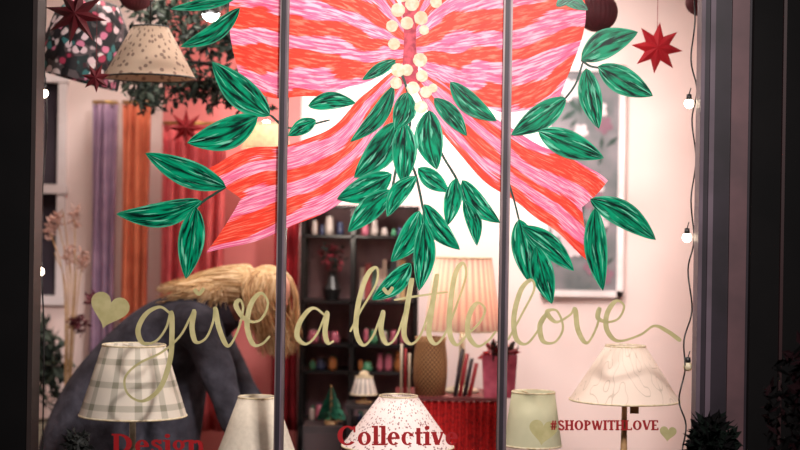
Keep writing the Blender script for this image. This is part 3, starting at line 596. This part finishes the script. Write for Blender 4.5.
# ---------- woman ----------
wo=E('woman',(W(95,440,1.15).x,1.15,FLOOR)); yc=1.2
m_coat=M('charcoal_wool_coat',(74,72,82),(52,50,58),14,0.95,0,0,0,0.6,0.2,0.025)
m_skin=M('skin',(226,168,146),(214,150,130),12,0.5)
m_tr=M('black_trousers',(26,24,30),None,30,0.8); m_hair=M('blonde_hair',(228,192,140),(200,156,104),30,0.45)
k=MB()
spine=[W(90,478,yc),W(94,440,yc),W(106,400,yc),W(132,362,yc),W(162,336,yc),W(192,321,yc),W(214,313,yc),W(228,308,yc)]
srad=[(0.26,0.24),(0.24,0.215),(0.215,0.18),(0.195,0.155),(0.205,0.15),(0.205,0.13),(0.13,0.09),(0.075,0.065)]
C=catmull(spine,4); R=catmull([(a,b,0) for a,b in srad],4)
k.loft(C,[(r.x,r.y) for r in R],24,0,side=(0,1,0))
k.loft(catmull([W(178,335,yc),W(182,370,yc),W(176,415,yc),W(166,470,yc)],4),[(0.15-0.002*i,0.10+0.002*i) for i in range(13)],20,0,side=(0,1,0))
def arm(P,Rr): 
    C=catmull(P,5); r=catmull([(x,0,0) for x in Rr],5); k.loft(C,[max(q.x,0.02)*(1+0.05*sin(i*1.5)) for i,q in enumerate(r)],16,0)
sN=W(200,328,1.01); eN=W(220,380,0.92); wN=W(236,430,0.84)
sF=W(206,322,1.36); eF=W(236,375,1.40); wF=W(266,424,1.3)
arm([sN+Vector((-0.07,0.04,0.01)),sN,eN,wN],[0.09,0.092,0.07,0.052]); arm([sF+Vector((-0.06,-0.03,0)),sF,eF,wF],[0.085,0.082,0.06,0.05])
k.obj('coat',m_coat,True,wo,remesh=0.012)
k=MB(); q0=W(226,312,yc); dirn=(W(238,304,yc)-W(205,318,yc)).normalized()
k.loft([q0-dirn*0.035,q0,q0+dirn*0.03],[(0.125,0.10),(0.10,0.085),(0.088,0.078)],24,0,side=(0,1,0),cap=False); k.obj('collar',m_coat,True,wo,solid=0.01)
k=MB()
hip=W(100,438,yc)
for sy in (-0.11,0.11):
    h0=Vector((hip.x,yc+sy,hip.z+0.02)); kn=Vector((hip.x+0.14+0.04*sy,yc+sy*1.1,0.30)); an=Vector((hip.x-0.04,yc+sy*1.2,FLOOR+0.09))
    C=catmull([h0,h0.lerp(kn,0.5)+Vector((0.02,0,0)),kn,kn.lerp(an,0.4)+Vector((-0.02,0,0)),an],4); r=catmull([(x,0,0) for x in (0.11,0.095,0.068,0.062,0.045)],4); k.loft(C,[q.x for q in r],16)
k.sphere(hip,0.15,0,16,10,(1,1.1,0.9)); k.obj('trousers',m_tr,True,wo,remesh=0.015)
k=MB()
for sy in (-0.13,0.13):
    x=hip.x-0.04; k.loft([(x-0.07,yc+sy,FLOOR+0.045),(x,yc+sy,FLOOR+0.055),(x+0.1,yc+sy,FLOOR+0.04),(x+0.19,yc+sy,FLOOR+0.025)],[(0.03,0.035),(0.042,0.05),(0.045,0.036),(0.03,0.02)],14,0,side=(0,1,0)); k.loft([(x,yc+sy,FLOOR+0.05),(x,yc+sy,FLOOR+0.17)],0.052,14)
k.obj('boots',m_black,True,wo,remesh=0.01)
def hand(name,w,d,side,thumbdir):
    d=Vector(d).normalized(); s_=Vector(side); s_=(s_-d*s_.dot(d)).normalized(); n=d.cross(s_); q=MB()
    q.loft([w-d*0.05,w,w+d*0.04,w+d*0.085],[(0.027,0.022),(0.027,0.02),(0.04,0.016),(0.038,0.013)],14,0,side=s_)
    for i,(o,L) in enumerate(((-0.03,0.066),(-0.01,0.076),(0.01,0.071),(0.03,0.056))):
        b=w+d*0.075+s_*o; c1=b+d*L*0.5+n*0.004+s_*o*0.1; c2=c1+d*L*0.3+n*0.013; c3=c2+d*L*0.2+n*0.014
        q.loft([b,c1,c2,c3],[0.0095,0.009,0.008,0.006],10)
    b=w+d*0.02+s_*thumbdir*0.025; q.loft([b,b+s_*thumbdir*0.025+d*0.03,b+s_*thumbdir*0.035+d*0.06+n*0.01],[0.012,0.0105,0.007],10)
    q.obj(name,m_skin,True,wo,remesh=0.0045)
hand('hand_near',wN,(0.15,-0.25,-1),(1,0.3,0),1); hand('hand_far',wF,(0.3,-0.4,-1),(1,0.4,0),-1)
hc=W(266,296,1.17); up=Vector((0.55,-0.05,0.8)).normalized(); fw_=Vector((0.82,-0.12,-0.55)); fw_=(fw_-up*fw_.dot(up)).normalized(); rt_=fw_.cross(up)
HM=Matrix((rt_,fw_,up)).transposed()
k=MB(); rings=20; seg=28
V=[]
for i in range(rings+1):
    ph=pi*i/rings; z=-cos(ph)
    for j in range(seg):
        a=2*pi*j/seg; x=sin(ph)*cos(a); y=sin(ph)*sin(a); wx=0.076; wy=0.097
        if z<0: wx*=1-0.28*abs(z)
        yy=y*wy+(0.012 if z<-0.3 and y>0 else 0); xx=x*wx
        if y>0: yy*=0.95
        V.append(hc+HM@Vector((xx,yy,z*0.12)))
F=[(i*seg+j,i*seg+(j+1)%seg,(i+1)*seg+(j+1)%seg,(i+1)*seg+j) for i in range(rings) for j in range(seg)]; k.add(V,F)
def hp(x,y,z): return hc+HM@Vector((x,y,z))
k.loft([hp(0,0.086,0.012),hp(0,0.1,-0.015),hp(0,0.108,-0.03),hp(0,0.094,-0.038)],[(0.008,0.006),(0.011,0.009),(0.015,0.011),(0.011,0.006)],12,0,side=rt_)
for sx_ in (-1,1):
    k.sphere(hp(sx_*0.076,-0.005,-0.008),0.02,0,10,8,(0.35,0.7,1.4),mat=HM)
    k.loft([hp(sx_*0.012,0.09,0.02),hp(sx_*0.03,0.09,0.026),hp(sx_*0.048,0.076,0.018)],0.006,8)
k.loft([hp(0,-0.01,-0.07),W(236,306,yc),W(222,313,yc)],[0.056,0.056,0.062],16,0); k.obj('head',m_skin,True,wo,remesh=0.006)
k=MB()
for sx_ in (-1,1):
    k.sphere(hp(sx_*0.03,0.082,0.004),0.0125,0,12,8,(1.2,1,0.8),mat=HM); k.sphere(hp(sx_*0.03,0.0925,0.004),0.005,1,10,6)
k.loft([hp(-0.024,0.09,-0.062),hp(0,0.099,-0.06),hp(0.024,0.09,-0.062)],[0.003,0.008,0.003],8,2)
k.obj('eyes_and_lips',[M('eye_white',(235,230,225),None,5,0.2),M('iris',(60,80,90),None,5,0.2),M('lips',(190,90,90),None,5,0.4)],True,wo)
k=MB(); k.sphere(hc-HM@Vector((0,0.024,-0.012)),0.106,0,24,16,(0.86,0.88,1.08),mat=HM)
k.loft(catmull([hc+Vector((-0.03,-0.01,0.02)),W(238,292,yc),W(215,292,yc),W(195,294,yc),W(178,298,yc)],4),[(0.10-0.0035*i,0.07-0.0036*i) for i in range(17)],16,2,side=(0,1,0))
cc=hc
def j(a=0.008): return random.uniform(-a,a)
def lock(P,r,mi,wv=0.004):
    C=catmull(P,6); n=len(C); ph=random.uniform(0,6); f=random.uniform(0.35,0.6)
    C=[p+Vector((sin(i*f+ph),cos(i*f*0.9+ph),sin(i*f+ph+1)))*wv*min(1,i/8) for i,p in enumerate(C)]
    k.loft(C,[max(0.001,r*(0.55+0.45*sin(pi*min(1,(i/n)*1.1)))*(1 if i<n-3 else 0.5)) for i in range(n)],6,mi)
for i in range(1250):
    x=random.uniform(-0.075,0.075); z=0.122-abs(x)*0.28+0.03*x
    r=random.uniform(0.0016,0.0038); mi=random.choice([0,0,1,1,2]); typ=random.random()
    s0=cc+Vector((x,j(0.02),z+j(0.004)))
    if typ<0.32:
        x=random.uniform(-0.08,0.03); L=random.uniform(0.14,0.25); xe=x+0.035+random.uniform(-0.02,0.03)
        P=[s0,cc+Vector((x*1.15+0.01,-0.072+j(),0.078+j())),cc+Vector((x*1.15+0.01,-0.105+j(),0.0)),cc+Vector((xe+j(),-0.108+j(0.012),-0.09)),cc+Vector((xe+0.03+j(0.02),-0.09+j(0.02),-L))]
    elif typ<0.40:
        yy=random.uniform(0.02,0.09); L=random.uniform(0.16,0.24)
        P=[cc+Vector((0.03+j(0.02),yy*0.4,0.122)),cc+Vector((0.085,yy*0.8,0.085)),cc+Vector((0.118+j(0.006),yy,0.0)),cc+Vector((0.125+j(),yy,-0.10)),cc+Vector((0.12+j(0.03),yy,-L))]
    elif typ<0.48:
        L=random.uniform(0.18,0.26); P=[s0,cc+Vector((x,0.08,0.07)),cc+Vector((x*1.2,0.108,-0.02)),cc+Vector((x+0.03,0.105,-0.12)),cc+Vector((x+0.05+j(0.02),0.09,-L))]
    else:
        th=random.uniform(-0.9,2.4); yy=-cos(th); zz_=sin(th)
        tx=random.uniform(158,232)
        ty=284+ (8 if th>0.4 else 26)*random.random()+ (tx-158)*0.02
        a_=W(244,286,yc)+Vector((0,yy*0.105,zz_*0.085)); b_=W(216+ (tx-195)*0.25,287,yc)+Vector((j(.012),yy*0.10,zz_*0.062+j(.008)))
        t_=W(tx,ty,yc)+Vector((0,yy*0.13 if th<0.5 else yy*0.08,j(.010)))
        P=[s0+Vector((-0.01,0,0)),cc+Vector((-0.065,yy*0.09,0.03+zz_*0.08)),a_,b_,t_]
    lock(P,r,mi,0.006)
k.obj('hair',[m_hair,M('blonde_light',(248,222,178),(228,194,144),14,0.4),M('blonde_dark',(196,152,102),(166,122,78),14,0.5)],True,wo)
k=MB(); gb=W(248,452,0.78); k.box((gb.x-0.12,0.66,PLAT),(gb.x+0.10,0.84,PLAT+0.06),0); k.box((gb.x+0.01,0.657,PLAT),(gb.x+0.03,0.843,PLAT+0.063),1); k.obj('gift_box',[M('box_ochre',(176,124,60),None,9),M('box_ribbon',(150,30,40),None,9)])

# ---------- lighting ----------
def area(name,loc,target,size,energy,color,spread=None):
    l=bpy.data.lights.new(name,'AREA'); l.energy=energy; l.size=size; l.color=color
    if spread: l.spread=radians(spread)
    o=bpy.data.objects.new(name,l); o.location=loc; d=Vector(target)-Vector(loc); o.rotation_euler=d.to_track_quat('-Z','Y').to_euler(); bpy.context.collection.objects.link(o)
area('ceiling_light',(0.5,1.1,2.8),(0.5,1.3,0),0.9,20,(1,0.89,0.80))
area('ceiling_light',(-1.1,1.2,2.8),(-1.1,1.4,0),0.7,24,(1,0.87,0.78))
area('display_spot',(0.2,0.35,2.75),(0.3,2.2,2.0),0.2,17,(1,0.93,0.90),70)
area('display_spot',(-0.3,0.3,2.75),(-0.1,0.5,0.5),0.3,9,(1,0.9,0.84))
area('street_lamp',(0.6,-3.2,3.4),(0,0,1.5),0.4,44,(1,0.92,0.88),70)
l=bpy.data.lights.new('shelf_fill','POINT'); l.energy=5; l.color=(1,0.86,0.72); l.shadow_soft_size=0.05  # unseen fill added to brighten the shelving, no fitting modelled
o=bpy.data.objects.new('shelf_fill',l); o.location=(W(345,240,1.5).x,1.45,W(345,225,1.5).z); bpy.context.collection.objects.link(o)
w=bpy.data.worlds.new('night'); bpy.context.scene.world=w; w.use_nodes=True; w.node_tree.nodes['Background'].inputs[0].default_value=(0.01,0.008,0.012,1); w.node_tree.nodes['Background'].inputs[1].default_value=0.5
try: bpy.context.scene.view_settings.view_transform='Standard'
except Exception: pass
# ---------- camera ----------
cd=bpy.data.cameras.new('camera'); cd.lens=36*D/(800*S0); cd.sensor_width=36; cd.clip_end=50
cd.dof.use_dof=True; cd.dof.focus_distance=D; cd.dof.aperture_fstop=1.4
co=bpy.data.objects.new('camera',cd); bpy.context.collection.objects.link(co)
co.matrix_world=Matrix(((cos(A),-sin(A),0,0),(0,0,-1,-D),(sin(A),cos(A),0,ZC),(0,0,0,1)))
bpy.context.scene.camera=co
